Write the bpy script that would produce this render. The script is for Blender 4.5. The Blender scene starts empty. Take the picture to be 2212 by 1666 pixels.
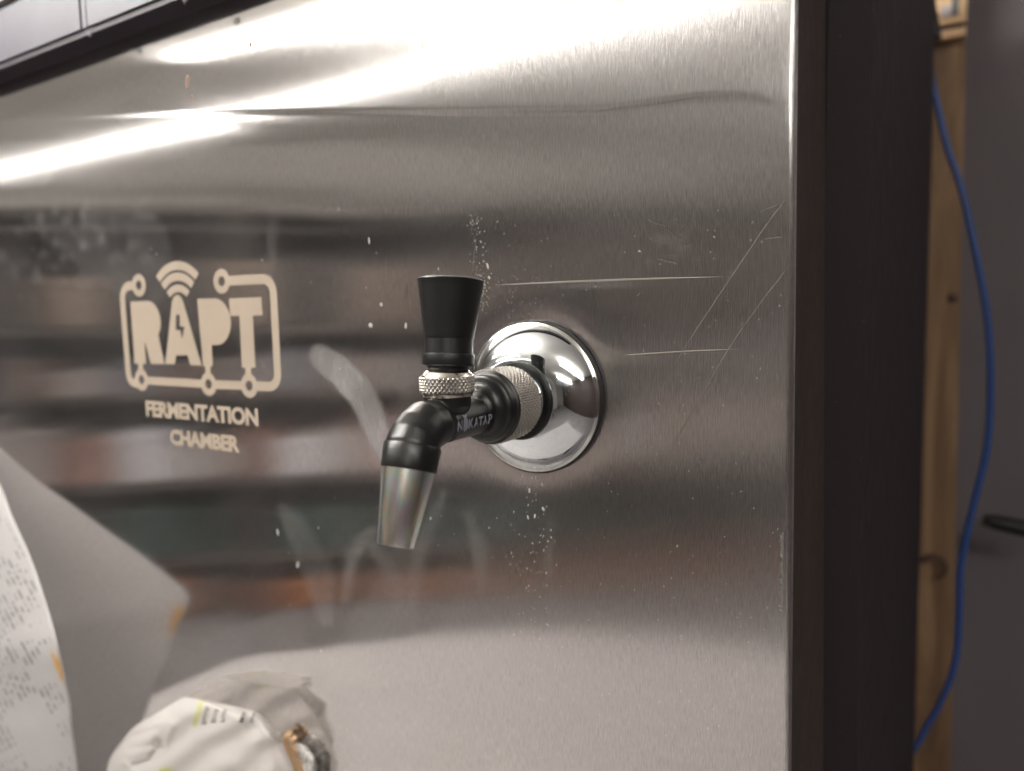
import bpy, bmesh, math, random
import numpy as np
from mathutils import Vector, Matrix
random.seed(7); rng = np.random.default_rng(7)
S = bpy.context.scene; C = S.collection
PI = math.pi

# ------------------------------------------------------------------ camera
FOC = 1580.0; PW, PH = 2212.0, 1666.0
YAW, PIT, ROL = [math.radians(a) for a in (30.8, 5.6, 1.1)]
fw = Vector((-math.sin(YAW)*math.cos(PIT), math.cos(YAW)*math.cos(PIT), -math.sin(PIT)))
rt = Vector((math.cos(YAW), math.sin(YAW), 0)); up = rt.cross(fw)
r2 = rt*math.cos(ROL) - up*math.sin(ROL); u2 = up*math.cos(ROL) + rt*math.sin(ROL)
CAM = Vector((0.14472752, -0.25960282, 0.03405117))
cam = bpy.data.objects.new('camera', bpy.data.cameras.new('camera')); C.objects.link(cam)
cam.matrix_world = Matrix(((r2.x, u2.x, -fw.x, CAM.x), (r2.y, u2.y, -fw.y, CAM.y), (r2.z, u2.z, -fw.z, CAM.z), (0, 0, 0, 1)))
cam.data.sensor_width = 36; cam.data.lens = FOC/PW*36
cam.data.clip_start = 0.01; cam.data.clip_end = 50
cam.data.dof.use_dof = True; cam.data.dof.focus_distance = 0.265; cam.data.dof.aperture_fstop = 6.9
S.camera = cam
def at(px, py, y=0.0):          # where the line of sight through a photo point meets the vertical plane y
    d = r2*((px-PW/2)/FOC) - u2*((py-PH/2)/FOC) + fw
    return CAM + d*((y-CAM.y)/d.y)

# ------------------------------------------------------------------ world, exposure
w = bpy.data.worlds.new('World'); S.world = w; w.use_nodes = True
w.node_tree.nodes['Background'].inputs[0].default_value = (0.9, 0.85, 0.9, 1)
w.node_tree.nodes['Background'].inputs[1].default_value = 0.02
S.view_settings.view_transform = 'Standard'; S.view_settings.look = 'None'
S.view_settings.exposure = 0.0; S.view_settings.gamma = 1
S.cycles.use_denoising = True
S.cycles.max_bounces = 10; S.cycles.diffuse_bounces = 4; S.cycles.glossy_bounces = 5
S.cycles.sample_clamp_indirect = 20.0; S.cycles.blur_glossy = 0.5
LAMP = 20.0                       # emission of the two LED tubes' diffusers

# ------------------------------------------------------------------ materials
def mat(name, col, rough=0.5, metal=0.0, **k):
    m = bpy.data.materials.new(name); m.use_nodes = True
    b = m.node_tree.nodes['Principled BSDF']
    b.inputs['Base Color'].default_value = (*col, 1); b.inputs['Roughness'].default_value = rough
    b.inputs['Metallic'].default_value = metal
    for a, v in k.items(): b.inputs[a.replace('_', ' ')].default_value = v
    return m
class NT:
    def __init__(s, m): s.m = m; s.t = m.node_tree; s.b = s.t.nodes['Principled BSDF']; s.oc = None
    def n(s, typ, **k):
        q = s.t.nodes.new(typ)
        for a, v in k.items(): setattr(q, a, v)
        return q
    def l(s, a, b): s.t.links.new(a, b)
    def co(s, sc=(1, 1, 1), out='Object', rot=(0, 0, 0)):
        if s.oc is None: s.oc = s.n('ShaderNodeTexCoord')
        mp = s.n('ShaderNodeMapping'); mp.inputs['Scale'].default_value = sc; mp.inputs['Rotation'].default_value = rot
        s.l(s.oc.outputs[out], mp.inputs[0]); return mp.outputs[0]
    def noise(s, sc, scale=1.0, detail=3, rough=0.55, out='Object', dist=0.0):
        q = s.n('ShaderNodeTexNoise'); q.inputs['Scale'].default_value = scale; q.inputs['Detail'].default_value = detail
        q.inputs['Roughness'].default_value = rough; q.inputs['Distortion'].default_value = dist
        s.l(s.co(sc, out), q.inputs['Vector']); return q.outputs['Fac']
    def ramp(s, f, stops):
        q = s.n('ShaderNodeValToRGB'); e = q.color_ramp.elements
        while len(e) < len(stops): e.new(0.5)
        for i, (p, c) in enumerate(stops):
            e[i].position = p; e[i].color = (*c, 1) if hasattr(c, '__len__') else (c, c, c, 1)
        s.l(f, q.inputs[0]); return q.outputs[0]
    def mix(s, f, a, b, mode='MIX'):
        q = s.n('ShaderNodeMix', data_type='RGBA', blend_type=mode)
        for i, v in ((0, f), (6, a), (7, b)):
            if hasattr(v, 'links') or hasattr(v, 'is_linked'): s.l(v, q.inputs[i])
            else: q.inputs[i].default_value = v if not hasattr(v, '__len__') else (*v, 1)
        return q.outputs[2]
    def math(s, op, a, b=0.0):
        q = s.n('ShaderNodeMath', operation=op)
        for i, v in ((0, a), (1, b)):
            if hasattr(v, 'is_linked'): s.l(v, q.inputs[i])
            else: q.inputs[i].default_value = v
        return q.outputs[0]
    def bump(s, h, dist, strength=1.0):
        q = s.n('ShaderNodeBump'); q.inputs['Distance'].default_value = dist; q.inputs['Strength'].default_value = strength
        s.l(h, q.inputs['Height']); s.l(q.outputs[0], s.b.inputs['Normal'])
    def set(s, name, o): s.l(o, s.b.inputs[name])

def speckled(name, col, rough, sp=(0.35, 0.34, 0.32), scale=900, cut=0.73, bumpd=0.00002, rv=0.12):
    m = mat(name, col, rough); t = NT(m)
    f = t.noise((1, 1, 1), scale, 2, 0.5)
    g = t.ramp(f, [(cut, 0.0), (cut+0.05, 1.0)])
    t.set('Base Color', t.mix(g, col, sp))
    h = t.noise((1, 1, 1), scale*0.12, 4, 0.6)
    t.set('Roughness', t.math('ADD', t.math('MULTIPLY', h, rv*2), rough-rv))
    t.bump(t.noise((1, 1, 1), scale*3.2, 2), bumpd, 0.5)
    return m

# brushed stainless steel of the door: the brush lines run up and down
M_steel = mat('brushed_stainless_steel', (0.55, 0.52, 0.5), 0.3, 1.0); t = NT(M_steel)
fine = t.noise((3000, 1, 260), 1.0, 3, 0.65)
mid = t.noise((1500, 1, 110), 1.0, 3, 0.6)
big = t.noise((9, 9, 9), 1.0, 4, 0.6)
smear = t.noise((30, 1, 12), 1.0, 5, 0.7, dist=1.2)
grain = t.math('ADD', t.math('MULTIPLY', fine, 0.7), t.math('MULTIPLY', mid, 0.3))
col = t.ramp(grain, [(0.34, (0.45, 0.432, 0.42)), (0.66, (0.71, 0.685, 0.67))])
att = t.n('ShaderNodeAttribute', attribute_name='dirt')
drt = t.math('MULTIPLY', att.outputs['Fac'], t.ramp(smear, [(0.25, 0.35), (0.7, 1.0)]))
haze_ = t.math('MULTIPLY', t.ramp(big, [(0.35, 0.4), (0.75, 1.0)]), 0.095)
tot = t.math('ADD', drt, haze_)
t.set('Base Color', t.mix(tot, col, (0.5, 0.5, 0.52)))
t.set('Metallic', t.math('SUBTRACT', 1.0, t.math('MULTIPLY', tot, 0.75)))
t.set('Roughness', t.math('ADD', t.math('ADD', t.math('MULTIPLY', grain, 0.02), t.math('ADD', 0.048, t.math('MULTIPLY', t.n('ShaderNodeAttribute', attribute_name='brush').outputs['Fac'], 0.14))), t.math('MULTIPLY', drt, 0.3)))
t.b.inputs['Anisotropic'].default_value = 0.93
cx = t.n('ShaderNodeCombineXYZ'); cx.inputs[0].default_value = 1.0
t.l(cx.outputs[0], t.b.inputs['Tangent'])
wear = t.n('ShaderNodeAttribute', attribute_name='brush').outputs['Fac']
streak = t.math('MULTIPLY', t.math('SUBTRACT', t.noise((3400, 1, 150), 1.0, 1, 0.5), 0.5), wear)
t.bump(streak, 0.00005, 1.0)

M_edge = mat('steel_edge', (0.62, 0.6, 0.56), 0.28, 1.0)
M_print = mat('tan_print', (0.60, 0.49, 0.37), 0.45); t = NT(M_print)
t.set('Base Color', t.mix(t.noise((1, 1, 1), 60, 4, 0.6), (0.32, 0.265, 0.21), (0.38, 0.315, 0.25)))
M_dark = speckled('dark_painted_side', (0.026, 0.019, 0.022), 0.6, (0.05, 0.045, 0.045), 500, 0.7, 0.00008)
M_side = speckled('door_edge_plastic', (0.046, 0.034, 0.029), 0.55, (0.05, 0.045, 0.045), 900, 0.75, 0.00002)
for m_ in (M_dark, M_side): m_.node_tree.nodes['Principled BSDF'].inputs['Specular IOR Level'].default_value = 0.22
M_gask = mat('black_gasket', (0.006, 0.006, 0.007), 0.6)
M_black = speckled('black_moulded_plastic', (0.0085, 0.0085, 0.0085), 0.33, (0.2, 0.2, 0.2), 1500, 0.755, 0.000015, 0.06)
t = NT(M_black); sx_ = t.n('ShaderNodeSeparateXYZ'); t.l(t.co(), sx_.inputs[0])
base = M_black.node_tree.nodes['Principled BSDF'].inputs['Base Color'].links[0].from_socket
t.set('Base Color', t.mix(t.math('LESS_THAN', t.math('ABSOLUTE', sx_.outputs[0]), 0.00013), base, (0.001, 0.001, 0.001)))
M_rubber = speckled('black_matt_plastic', (0.007, 0.007, 0.0075), 0.38, (0.12, 0.12, 0.12), 1400, 0.77, 0.000015, 0.05)
M_chrome = mat('chrome', (0.78, 0.82, 0.84), 0.05, 1.0); t = NT(M_chrome)
sp = t.ramp(t.noise((1, 1, 1), 900, 3, 0.6), [(0.61, 0.0), (0.68, 1.0)])
bl = t.ramp(t.noise((1, 1, 1), 75, 3, 0.6), [(0.5, 0.0), (0.7, 1.0)])
sps = t.math('MULTIPLY', sp, bl)
t.set('Base Color', t.mix(sps, (0.78, 0.82, 0.84), (0.5, 0.5, 0.48)))
t.set('Roughness', t.math('ADD', t.math('MULTIPLY', sps, 0.35), t.math('ADD', 0.045, t.math('MULTIPLY', bl, 0.07))))
t.set('Metallic', t.math('SUBTRACT', 1.0, t.math('MULTIPLY', sps, 0.5)))
M_lip = mat('chrome_rim', (0.74, 0.72, 0.64), 0.12, 1.0)
M_knurl = mat('knurled_steel', (0.34, 0.32, 0.295), 0.24, 1.0); t = NT(M_knurl)
t.set('Roughness', t.math('ADD', 0.26, t.math('MULTIPLY', t.noise((1, 1, 1), 500, 3), 0.1)))
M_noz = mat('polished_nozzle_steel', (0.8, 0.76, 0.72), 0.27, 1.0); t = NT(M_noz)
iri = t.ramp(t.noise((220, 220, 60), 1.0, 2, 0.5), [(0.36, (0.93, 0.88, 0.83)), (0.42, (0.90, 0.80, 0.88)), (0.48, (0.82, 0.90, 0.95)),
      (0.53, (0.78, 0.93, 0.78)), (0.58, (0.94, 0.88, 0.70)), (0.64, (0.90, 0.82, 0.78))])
t.set('Base Color', iri)  # view-dependent rainbow sheen put into the base colour as pastel noise
M_ledge = mat('grey_control_panel_plastic', (0.42, 0.42, 0.47), 0.4); t = NT(M_ledge)
t.set('Base Color', t.mix(t.noise((1, 1, 1), 30, 4, 0.6), (0.085, 0.08, 0.105), (0.13, 0.125, 0.155)))
M_under = mat('purple_black_underside', (0.016, 0.010, 0.020), 0.5)
M_seam = mat('dark_seam', (0.035, 0.028, 0.025), 0.5)
M_white = mat('white_plastic', (0.5, 0.46, 0.48), 0.4)
M_dirt = mat('brown_grime', (0.22, 0.12, 0.08), 0.7)
M_spot = mat('dried_water_scale', (0.40, 0.385, 0.36), 0.3)
M_scr = mat('scratched_bright_metal', (0.12, 0.11, 0.10), 0.45, 0.7)
M_film = mat('torn_film', (0.17, 0.16, 0.15), 0.5)
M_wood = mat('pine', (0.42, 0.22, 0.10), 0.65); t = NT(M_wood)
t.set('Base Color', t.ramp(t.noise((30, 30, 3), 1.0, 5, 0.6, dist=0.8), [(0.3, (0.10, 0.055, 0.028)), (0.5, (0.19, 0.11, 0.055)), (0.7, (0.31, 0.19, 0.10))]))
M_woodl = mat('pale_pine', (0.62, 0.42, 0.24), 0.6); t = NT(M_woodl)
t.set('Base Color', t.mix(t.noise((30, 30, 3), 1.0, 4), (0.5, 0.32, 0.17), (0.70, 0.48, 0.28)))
M_drywall = mat('grey_painted_board', (0.15, 0.14, 0.15), 0.8); t = NT(M_drywall)
t.set('Base Color', t.mix(t.noise((1, 1, 1), 4, 4), (0.085, 0.07, 0.085), (0.15, 0.132, 0.135)))
M_cable = mat('blue_cable', (0.018, 0.06, 0.22), 0.4)
M_hook = mat('rusty_hook', (0.06, 0.03, 0.02), 0.6)
M_bar = mat('black_bar', (0.006, 0.006, 0.006), 0.5)

# ------------------------------------------------------------------ mesh helpers
def link(name, bm_or_me, m=None, parent=None, smooth=None, loc=None):
    if isinstance(bm_or_me, bmesh.types.BMesh):
        me = bpy.data.meshes.new(name); bmesh.ops.recalc_face_normals(bm_or_me, faces=bm_or_me.faces[:]); bm_or_me.to_mesh(me); bm_or_me.free()
    else: me = bm_or_me
    me.name = name
    o = bpy.data.objects.new(name, me); C.objects.link(o)
    if m: me.materials.clear(); me.materials.append(m)
    if parent: o.parent = parent
    if loc: o.location = loc
    if smooth is not None and len(me.polygons):
        me.polygons.foreach_set('use_smooth', [True]*len(me.polygons))
        if smooth < 180: me.set_sharp_from_angle(angle=math.radians(smooth))
    return o
def thing(name, label, cat, loc=(0, 0, 0), group=None):
    o = bpy.data.objects.new(name, None); C.objects.link(o); o.location = loc; o.empty_display_size = 0.02
    o['label'] = label; o['category'] = cat
    if group: o['group'] = group
    return o
def tag(o, label, cat, group=None):
    o['label'] = label; o['category'] = cat
    if group: o['group'] = group
    return o
def struct(o): o['kind'] = 'structure'; return o
def box(bm, x0, x1, y0, y1, z0, z1, bev=0.0):
    vs = [bm.verts.new(p) for p in ((x0,y0,z0),(x1,y0,z0),(x1,y1,z0),(x0,y1,z0),(x0,y0,z1),(x1,y0,z1),(x1,y1,z1),(x0,y1,z1))]
    fs = [bm.faces.new([vs[i] for i in q]) for q in ((0,1,2,3),(4,7,6,5),(0,4,5,1),(1,5,6,2),(2,6,7,3),(3,7,4,0))]
    if bev:
        es = list({e for f in fs for e in f.edges})
        bmesh.ops.bevel(bm, geom=es, offset=bev, segments=2, profile=0.5, affect='EDGES')
    return vs
def boxm(x0, x1, y0, y1, z0, z1, bev=0.0):
    bm = bmesh.new(); box(bm, x0, x1, y0, y1, z0, z1, bev); return bm
def frame_from(d):
    d = d.normalized(); a = Vector((1, 0, 0)) if abs(d.x) < 0.9 else Vector((0, 1, 0))
    u = (a - d*a.dot(d)).normalized(); return u, d.cross(u)
def lathe(bm, prof, org, axis, n=96):      # prof: (distance along axis, radius)
    org = Vector(org); ax = Vector(axis).normalized(); u, v = frame_from(ax); rings = []
    for t_, r in prof:
        c = org + ax*t_
        if r < 1e-7: rings.append([bm.verts.new(c)]); continue
        rings.append([bm.verts.new(c + (u*math.cos(2*PI*k/n) + v*math.sin(2*PI*k/n))*r) for k in range(n)])
    for a, b in zip(rings, rings[1:]):
        for k in range(n):
            k2 = (k+1) % n
            if len(a) == 1 and len(b) == 1: continue
            if len(a) == 1: bm.faces.new((a[0], b[k], b[k2]))
            elif len(b) == 1: bm.faces.new((a[k2], a[k], b[0]))
            else: bm.faces.new((a[k], b[k], b[k2], a[k2]))
    return bm
def sweep(bm, pts, rad, n=24, cap=True, side=Vector((1, 0, 0))):   # mitred tube along points
    pts = [Vector(p) for p in pts]; rings = []
    rad = rad if hasattr(rad, '__len__') else [rad]*len(pts)
    pu = None
    for i, p in enumerate(pts):
        d0 = (pts[i]-pts[i-1]).normalized() if i else (pts[1]-pts[0]).normalized()
        d1 = (pts[i+1]-pts[i]).normalized() if i < len(pts)-1 else d0
        d = (d0+d1).normalized(); k = 1/max(0.5, d.dot(d0))
        if pu is None: u = (side - d*side.dot(d)).normalized()
        else: u = (pu - d*pu.dot(d)).normalized()
        pu = u; v = d.cross(u)
        nb = (d1-d0); nb = (nb - d*nb.dot(d)); nb = nb.normalized() if nb.length > 1e-6 else None
        ring = []
        for j in range(n):
            o = (u*math.cos(2*PI*j/n) + v*math.sin(2*PI*j/n))*rad[i]
            if nb is not None: o = o + nb*(o.dot(nb)*(k-1))
            ring.append(bm.verts.new(p+o))
        rings.append(ring)
    for a, b in zip(rings, rings[1:]):
        for j in range(n): bm.faces.new((a[j], b[j], b[(j+1) % n], a[(j+1) % n]))
    if cap: bm.faces.new(rings[0][::-1]); bm.faces.new(rings[-1])
    return bm
def smoothpath(pts, n=8):       # Catmull-Rom
    pts = [Vector(p) for p in pts]; P = [2*pts[0]-pts[1]]+pts+[2*pts[-1]-pts[-2]]; out = []
    for i in range(1, len(P)-2):
        for k in range(n):
            s = k/n
            out.append(0.5*((2*P[i]) + (P[i+1]-P[i-1])*s + (2*P[i-1]-5*P[i]+4*P[i+1]-P[i+2])*s*s + (3*P[i]-P[i-1]-3*P[i+1]+P[i+2])*s**3))
    out.append(pts[-1]); return out
def fill(polys, depth=0.012):     # filled 2-D outlines (holes by even-odd), in mm -> mesh in the XZ plane
    cu = bpy.data.curves.new('outline', 'CURVE'); cu.dimensions = '2D'; cu.fill_mode = 'BOTH'; cu.extrude = depth
    for p in polys:
        s = cu.splines.new('POLY'); s.points.add(len(p)-1); s.use_cyclic_u = True
        for i, q in enumerate(p): s.points[i].co = (q[0], q[1], 0, 1)
    return curve_mesh(cu)
def curve_mesh(cu):
    o = bpy.data.objects.new('tmp', cu); C.objects.link(o); dg = bpy.context.evaluated_depsgraph_get(); dg.update()
    me = bpy.data.meshes.new_from_object(o.evaluated_get(dg)); bpy.data.objects.remove(o); return me
def text_mesh(s, size, bold=0.0, spacing=1.0, extrude=0.012, res=3):
    cu = bpy.data.curves.new('lettering', 'FONT'); cu.body = s; cu.size = size; cu.offset = bold; cu.space_character = spacing
    cu.extrude = extrude; cu.resolution_u = res; return curve_mesh(cu)
def fit(me, x0, x1, z0, z1):     # scale text mesh to a rectangle
    v = np.empty(len(me.vertices)*3); me.vertices.foreach_get('co', v); v = v.reshape(-1, 3)
    a, b = v[:, :2].min(0), v[:, :2].max(0)
    v[:, 0] = x0 + (v[:, 0]-a[0])/(b[0]-a[0])*(x1-x0); v[:, 1] = z0 + (v[:, 1]-a[1])/(b[1]-a[1])*(z1-z0)
    me.vertices.foreach_set('co', v.ravel()); return me
def standup(me, y=-0.00004, s=0.001):   # mm in XY -> metres in XZ, at depth y
    v = np.empty(len(me.vertices)*3); me.vertices.foreach_get('co', v); v = v.reshape(-1, 3).copy()
    o = np.stack([v[:, 0]*s, y - v[:, 2]*s, v[:, 1]*s], 1); me.vertices.foreach_set('co', o.ravel()); me.update(); return me
def arc(cx_, cy_, r, a0, a1, n=24):
    return [(cx_+r*math.cos(math.radians(a0+(a1-a0)*i/n)), cy_+r*math.sin(math.radians(a0+(a1-a0)*i/n))) for i in range(n+1)]

# ------------------------------------------------------------------ the room behind the camera, seen in the steel
CEIL = 1.15
M_ceil = mat('white_ceiling_paint', (0.88, 0.85, 0.80), 0.8)
M_wall = mat('room_wall_paint', (0.50, 0.46, 0.42), 0.8)
M_floor = mat('concrete', (0.22, 0.20, 0.20), 0.7); t = NT(M_floor)
t.set('Base Color', t.mix(t.noise((1, 1, 1), 2.5, 5), (0.17, 0.155, 0.16), (0.28, 0.26, 0.26)))
struct(link('ceiling', boxm(-7.5, 2.6, -7.5, 1.0, CEIL, CEIL+0.1), M_ceil))
struct(link('floor', boxm(-7.5, 2.6, -7.5, 1.0, -1.4, -1.3), M_floor))
struct(link('wall_far', boxm(-7.5, 2.6, -7.6, -7.5, -1.3, CEIL), M_wall))
struct(link('wall_left', boxm(-7.6, -7.5, -7.5, 1.0, -1.3, CEIL), M_wall))
struct(link('wall_right', boxm(2.6, 2.7, -7.5, 1.0, -1.3, CEIL), mat('dark_timber_wall', (0.07, 0.05, 0.045), 0.7)))

M_tube = bpy.data.materials.new('lit_tube'); M_tube.use_nodes = True; nt = M_tube.node_tree; nt.nodes.clear()
e = nt.nodes.new('ShaderNodeEmission'); e.inputs[0].default_value = (1.0, 0.965, 0.915, 1); e.inputs[1].default_value = LAMP
oo = nt.nodes.new('ShaderNodeOutputMaterial'); nt.links.new(e.outputs[0], oo.inputs[0])
M_housing = mat('white_lamp_housing', (0.8, 0.8, 0.78), 0.4)
M_fill_panel = M_tube.copy(); M_fill_panel.name = 'lit_fill_panel'
M_fill_panel.node_tree.nodes['Emission'].inputs[1].default_value = 13.0
def tube_lamp(label, x0, x1, y, z, wd, rz=0.0, m=None):
    t_ = thing('ceiling_light', label, 'ceiling light', ((x0+x1)/2, y, z), 'long ceiling lights mirrored in the door')
    t_.rotation_euler.z = rz; L = (x1-x0)/2
    link('housing', boxm(-L-0.02, L+0.02, -wd/2+0.002, wd/2-0.002, 0.014, 0.04, 0.004), M_housing, t_)
    for hx in (-L*0.7, L*0.7): link('hanger', boxm(hx-0.003, hx+0.003, -0.003, 0.003, 0.041, CEIL-z-0.002), M_housing, t_)
    bm = bmesh.new(); sweep(bm, [(-L, 0, 0), (L, 0, 0)], wd/2, 16, side=Vector((0, 1, 0)))
    for v in bm.verts: v.co.z *= 0.35
    link('light_diffuser', bm, m or M_tube, t_, 60)
tube_lamp('bright strip light mirrored at the left of the door, below the grey ledge', -4.75, -2.50, -1.84, 0.86, 0.027)
tube_lamp('bright strip light mirrored above the black tap, fading towards the upper right', -2.40, -0.20, -1.80, 0.86, 0.027)
tube_lamp('pale strip light mirrored along the very top of the door', -2.0, -0.9, -1.36, 0.86, 0.032, -0.12)

tube_lamp('unseen wide fill light added overhead to the right of the camera', 0.55, 2.3, -1.1, 0.95, 0.30, m=M_fill_panel)  # fill lamp added outside the mirrored view to brighten the foreground
tube_lamp('unseen wide fill light added farther behind the camera on the right', 0.7, 2.3, -2.9, 0.95, 0.30, m=M_fill_panel)  # second added fill lamp, also out of the mirrored view

PD = thing('added_fill_tube', 'unseen round fill tube added to brighten the ceiling from the left', 'fill light', (-1.15, -0.72, 0.93), 'long ceiling lights mirrored in the door')  # added hanging tube, out of view, lights the mirrored ceiling
M_fill_tube = M_tube.copy(); M_fill_tube.name = 'lit_fill_tube'; M_fill_tube.node_tree.nodes['Emission'].inputs[1].default_value = 88.0
bm = bmesh.new(); sweep(bm, [(-0.8, 0, 0), (0.8, 0, 0)], 0.04, 20, side=Vector((0, 1, 0))); link('glowing_tube', bm, M_fill_tube, PD, 60)
for hx in (-0.7, 0.7): link('hanger', boxm(hx-0.003, hx+0.003, -0.003, 0.003, 0.041, CEIL-0.93-0.002), M_housing, PD)

# shelving with stored boxes, facing the door corner
AZ = math.radians(38); ud = Vector((-math.sin(AZ), -math.cos(AZ), 0)); vd = Vector((math.cos(AZ), -math.sin(AZ), 0))  # away, sideways
SH = thing('shelving_unit', 'long dark shelving seen only as the brown band mirrored in the steel door', 'shelving', tuple(CAM*0 + ud*3.0 + Vector((0, 0, -1.3))))
SH.rotation_euler.z = math.atan2(vd.y, vd.x)
M_shelf = mat('dark_shelf', (0.09, 0.075, 0.07), 0.6)
levels = [-0.02, -0.30, -0.68, -1.02, 0.50]
for z in levels: link('shelf', boxm(-2.3, 2.3, 0.0, 0.5, z+1.3-0.015, z+1.3+0.015), M_shelf, SH)
for x in (-2.3, -0.75, 0.8, 2.3): link('upright', boxm(x-0.03, x+0.03, -0.035, -0.002, 0.0, 1.8), M_shelf, SH)
link('back_panel', boxm(-2.35, 2.35, 0.505, 0.53, 0, 1.78), M_shelf, SH)
# the local +y of the shelving must point away from the door
if (SH.matrix_basis.to_3x3() @ Vector((0, 1, 0))).dot(ud) < 0: SH.rotation_euler.z += PI
o = struct(link('wall_back', boxm(-4.6, 2.9, 4.62, 4.72, 0.0, CEIL+1.29), mat('white_wall_paint', (0.80, 0.77, 0.73), 0.8)))
o.location = (0, 0, -1.3); o.rotation_euler.z = SH.rotation_euler.z
if (o.matrix_basis.to_3x3() @ Vector((0, 1, 0))).dot(ud) < 0: o.rotation_euler.z += PI
boxcols = {'black': (0.03, 0.026, 0.026), 'dark grey': (0.065, 0.056, 0.056), 'brown': (0.16, 0.11, 0.09), 'pale': (0.42, 0.37, 0.36), 'blue grey': (0.14, 0.145, 0.17),
           'dark green': (0.035, 0.055, 0.045), 'rust red': (0.30, 0.14, 0.10), 'tan': (0.34, 0.26, 0.21), 'teal': (0.055, 0.10, 0.092), 'white': (0.75, 0.75, 0.8), 'orange': (0.5, 0.2, 0.08)}
mats_b = {k: mat('storage_'+k.replace(' ', '_'), v, 0.6) for k, v in boxcols.items()}
rowd = [(0.0, 0.47, ['black', 'dark grey', 'brown', 'black', 'dark grey', 'black', 'dark grey', 'black', 'brown', 'dark grey']),
        (-0.285, 0.25, ['blue grey', 'tan', 'blue grey', 'dark grey', 'blue grey', 'brown', 'blue grey', 'dark grey', 'tan', 'blue grey']),
        (-0.665, 0.35, ['tan', 'pale', 'pale', 'tan', 'pale', 'pale', 'brown', 'pale', 'tan', 'pale']),
        (-1.005, 0.31, ['black', 'dark green', 'black', 'dark green', 'black', 'black', 'dark green', 'black', 'dark green', 'black']),
        (-1.29, 0.26, ['rust red', 'brown', 'rust red', 'tan', 'rust red', 'brown', 'rust red', 'brown', 'tan', 'rust red'])]
ordn = ['leftmost', 'second from left', 'third from left', 'fourth from left', 'fifth from left', 'fifth from right', 'fourth from right', 'third from right', 'second from right', 'rightmost']
lev = ['top', 'second', 'third', 'fourth', 'lowest']
ordn = ordn[::-1]
def stored(c, x, z, wd, hh, label, dp=0.2):
    p = SH.matrix_basis @ Vector((x, 0.24, z+1.3+0.002))
    o = thing('storage_box', label, 'box', p, 'storage boxes mirrored in the door')
    o.rotation_euler.z = SH.rotation_euler.z
    link('box_body', boxm(-wd/2, wd/2, -dp, dp, 0, hh*0.9, 0.006), mats_b[c], o); link('lid', boxm(-wd/2-0.006, wd/2+0.006, -dp-0.006, dp+0.006, hh*0.9-0.02, hh, 0.004), mats_b[c], o)
small = [['black', 'tan', 'dark grey'], ['blue grey', 'pale', 'brown'], ['white', 'rust red', 'pale'], ['teal', 'black', 'dark green'], ['orange', 'rust red', 'brown']]
for ri, (z, h, cols) in enumerate(rowd):
    for k, c in enumerate(cols):
        x = -2.06 + k*0.458 + random.uniform(-0.008, 0.008); hh = h*random.uniform(0.78, 0.98)
        if k < 4: stored(c, x, z, 0.43, hh, '%s storage box, %s on the %s shelf mirrored in the door' % (c, ordn[k], lev[ri]))
        elif k < 9:
            for m_ in range(2):
                cc = small[ri][(k*2+m_) % 3]
                stored(cc, x-0.11+0.22*m_, z, 0.19, hh*random.uniform(0.5, 0.85), 'small %s box, %s of the pair %s on the %s mirrored shelf' % (cc, ('right', 'left')[m_], ordn[k], lev[ri]))
        else: stored(c, x, z, 0.43, hh, '%s storage box, %s on the %s shelf mirrored in the door' % (c, ordn[k], lev[ri]))

# pale work table under the tap (its top shows as the light area low in the steel)
M_table = mat('pale_grey_laminate', (0.7, 0.68, 0.66), 0.55); t = NT(M_table)
t.set('Base Color', t.mix(t.noise((1, 1, 1), 9, 4), (0.22, 0.205, 0.208), (0.30, 0.284, 0.28)))
TB = thing('work_table', 'pale grey table top mirrored in the lowest part of the door', 'table', (0, 0, -1.3))
bm = bmesh.new()
tp = [at(530, 1425), at(1100, 1372), at(1710, 1360)]
def refl(px, py, z):          # where the mirrored line of sight meets height z
    s = at(px, py, 0); d = s-CAM; d.y *= -1; return s + d*((z-s.z)/d.z)
TZ = -0.31
far = [refl(535, 1415, TZ), refl(1105, 1362, TZ), refl(1400, 1380, TZ), refl(1700, 1400, TZ)]
pl = [Vector((far[0].x-0.02, -0.05, TZ))] + far + [Vector((0.3, far[-1].y, TZ)), Vector((0.3, -0.05, TZ))]
vs = [bm.verts.new(p+Vector((0, 0, 1.3))) for p in pl]; f0 = bm.faces.new(vs)
ex = bmesh.ops.extrude_face_region(bm, geom=[f0]); bmesh.ops.translate(bm, vec=(0, 0, -0.03), verts=[v for v in ex['geom'] if isinstance(v, bmesh.types.BMVert)])
link('table_top', bm, M_table, TB)
for (x, y) in ((-0.15, -0.1), (0.25, -0.1), (-0.15, -0.4), (0.25, -0.4)): link('leg', boxm(x-0.02, x+0.02, y-0.02, y+0.02, 0, 1.3+TZ-0.031), M_shelf, TB)

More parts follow.
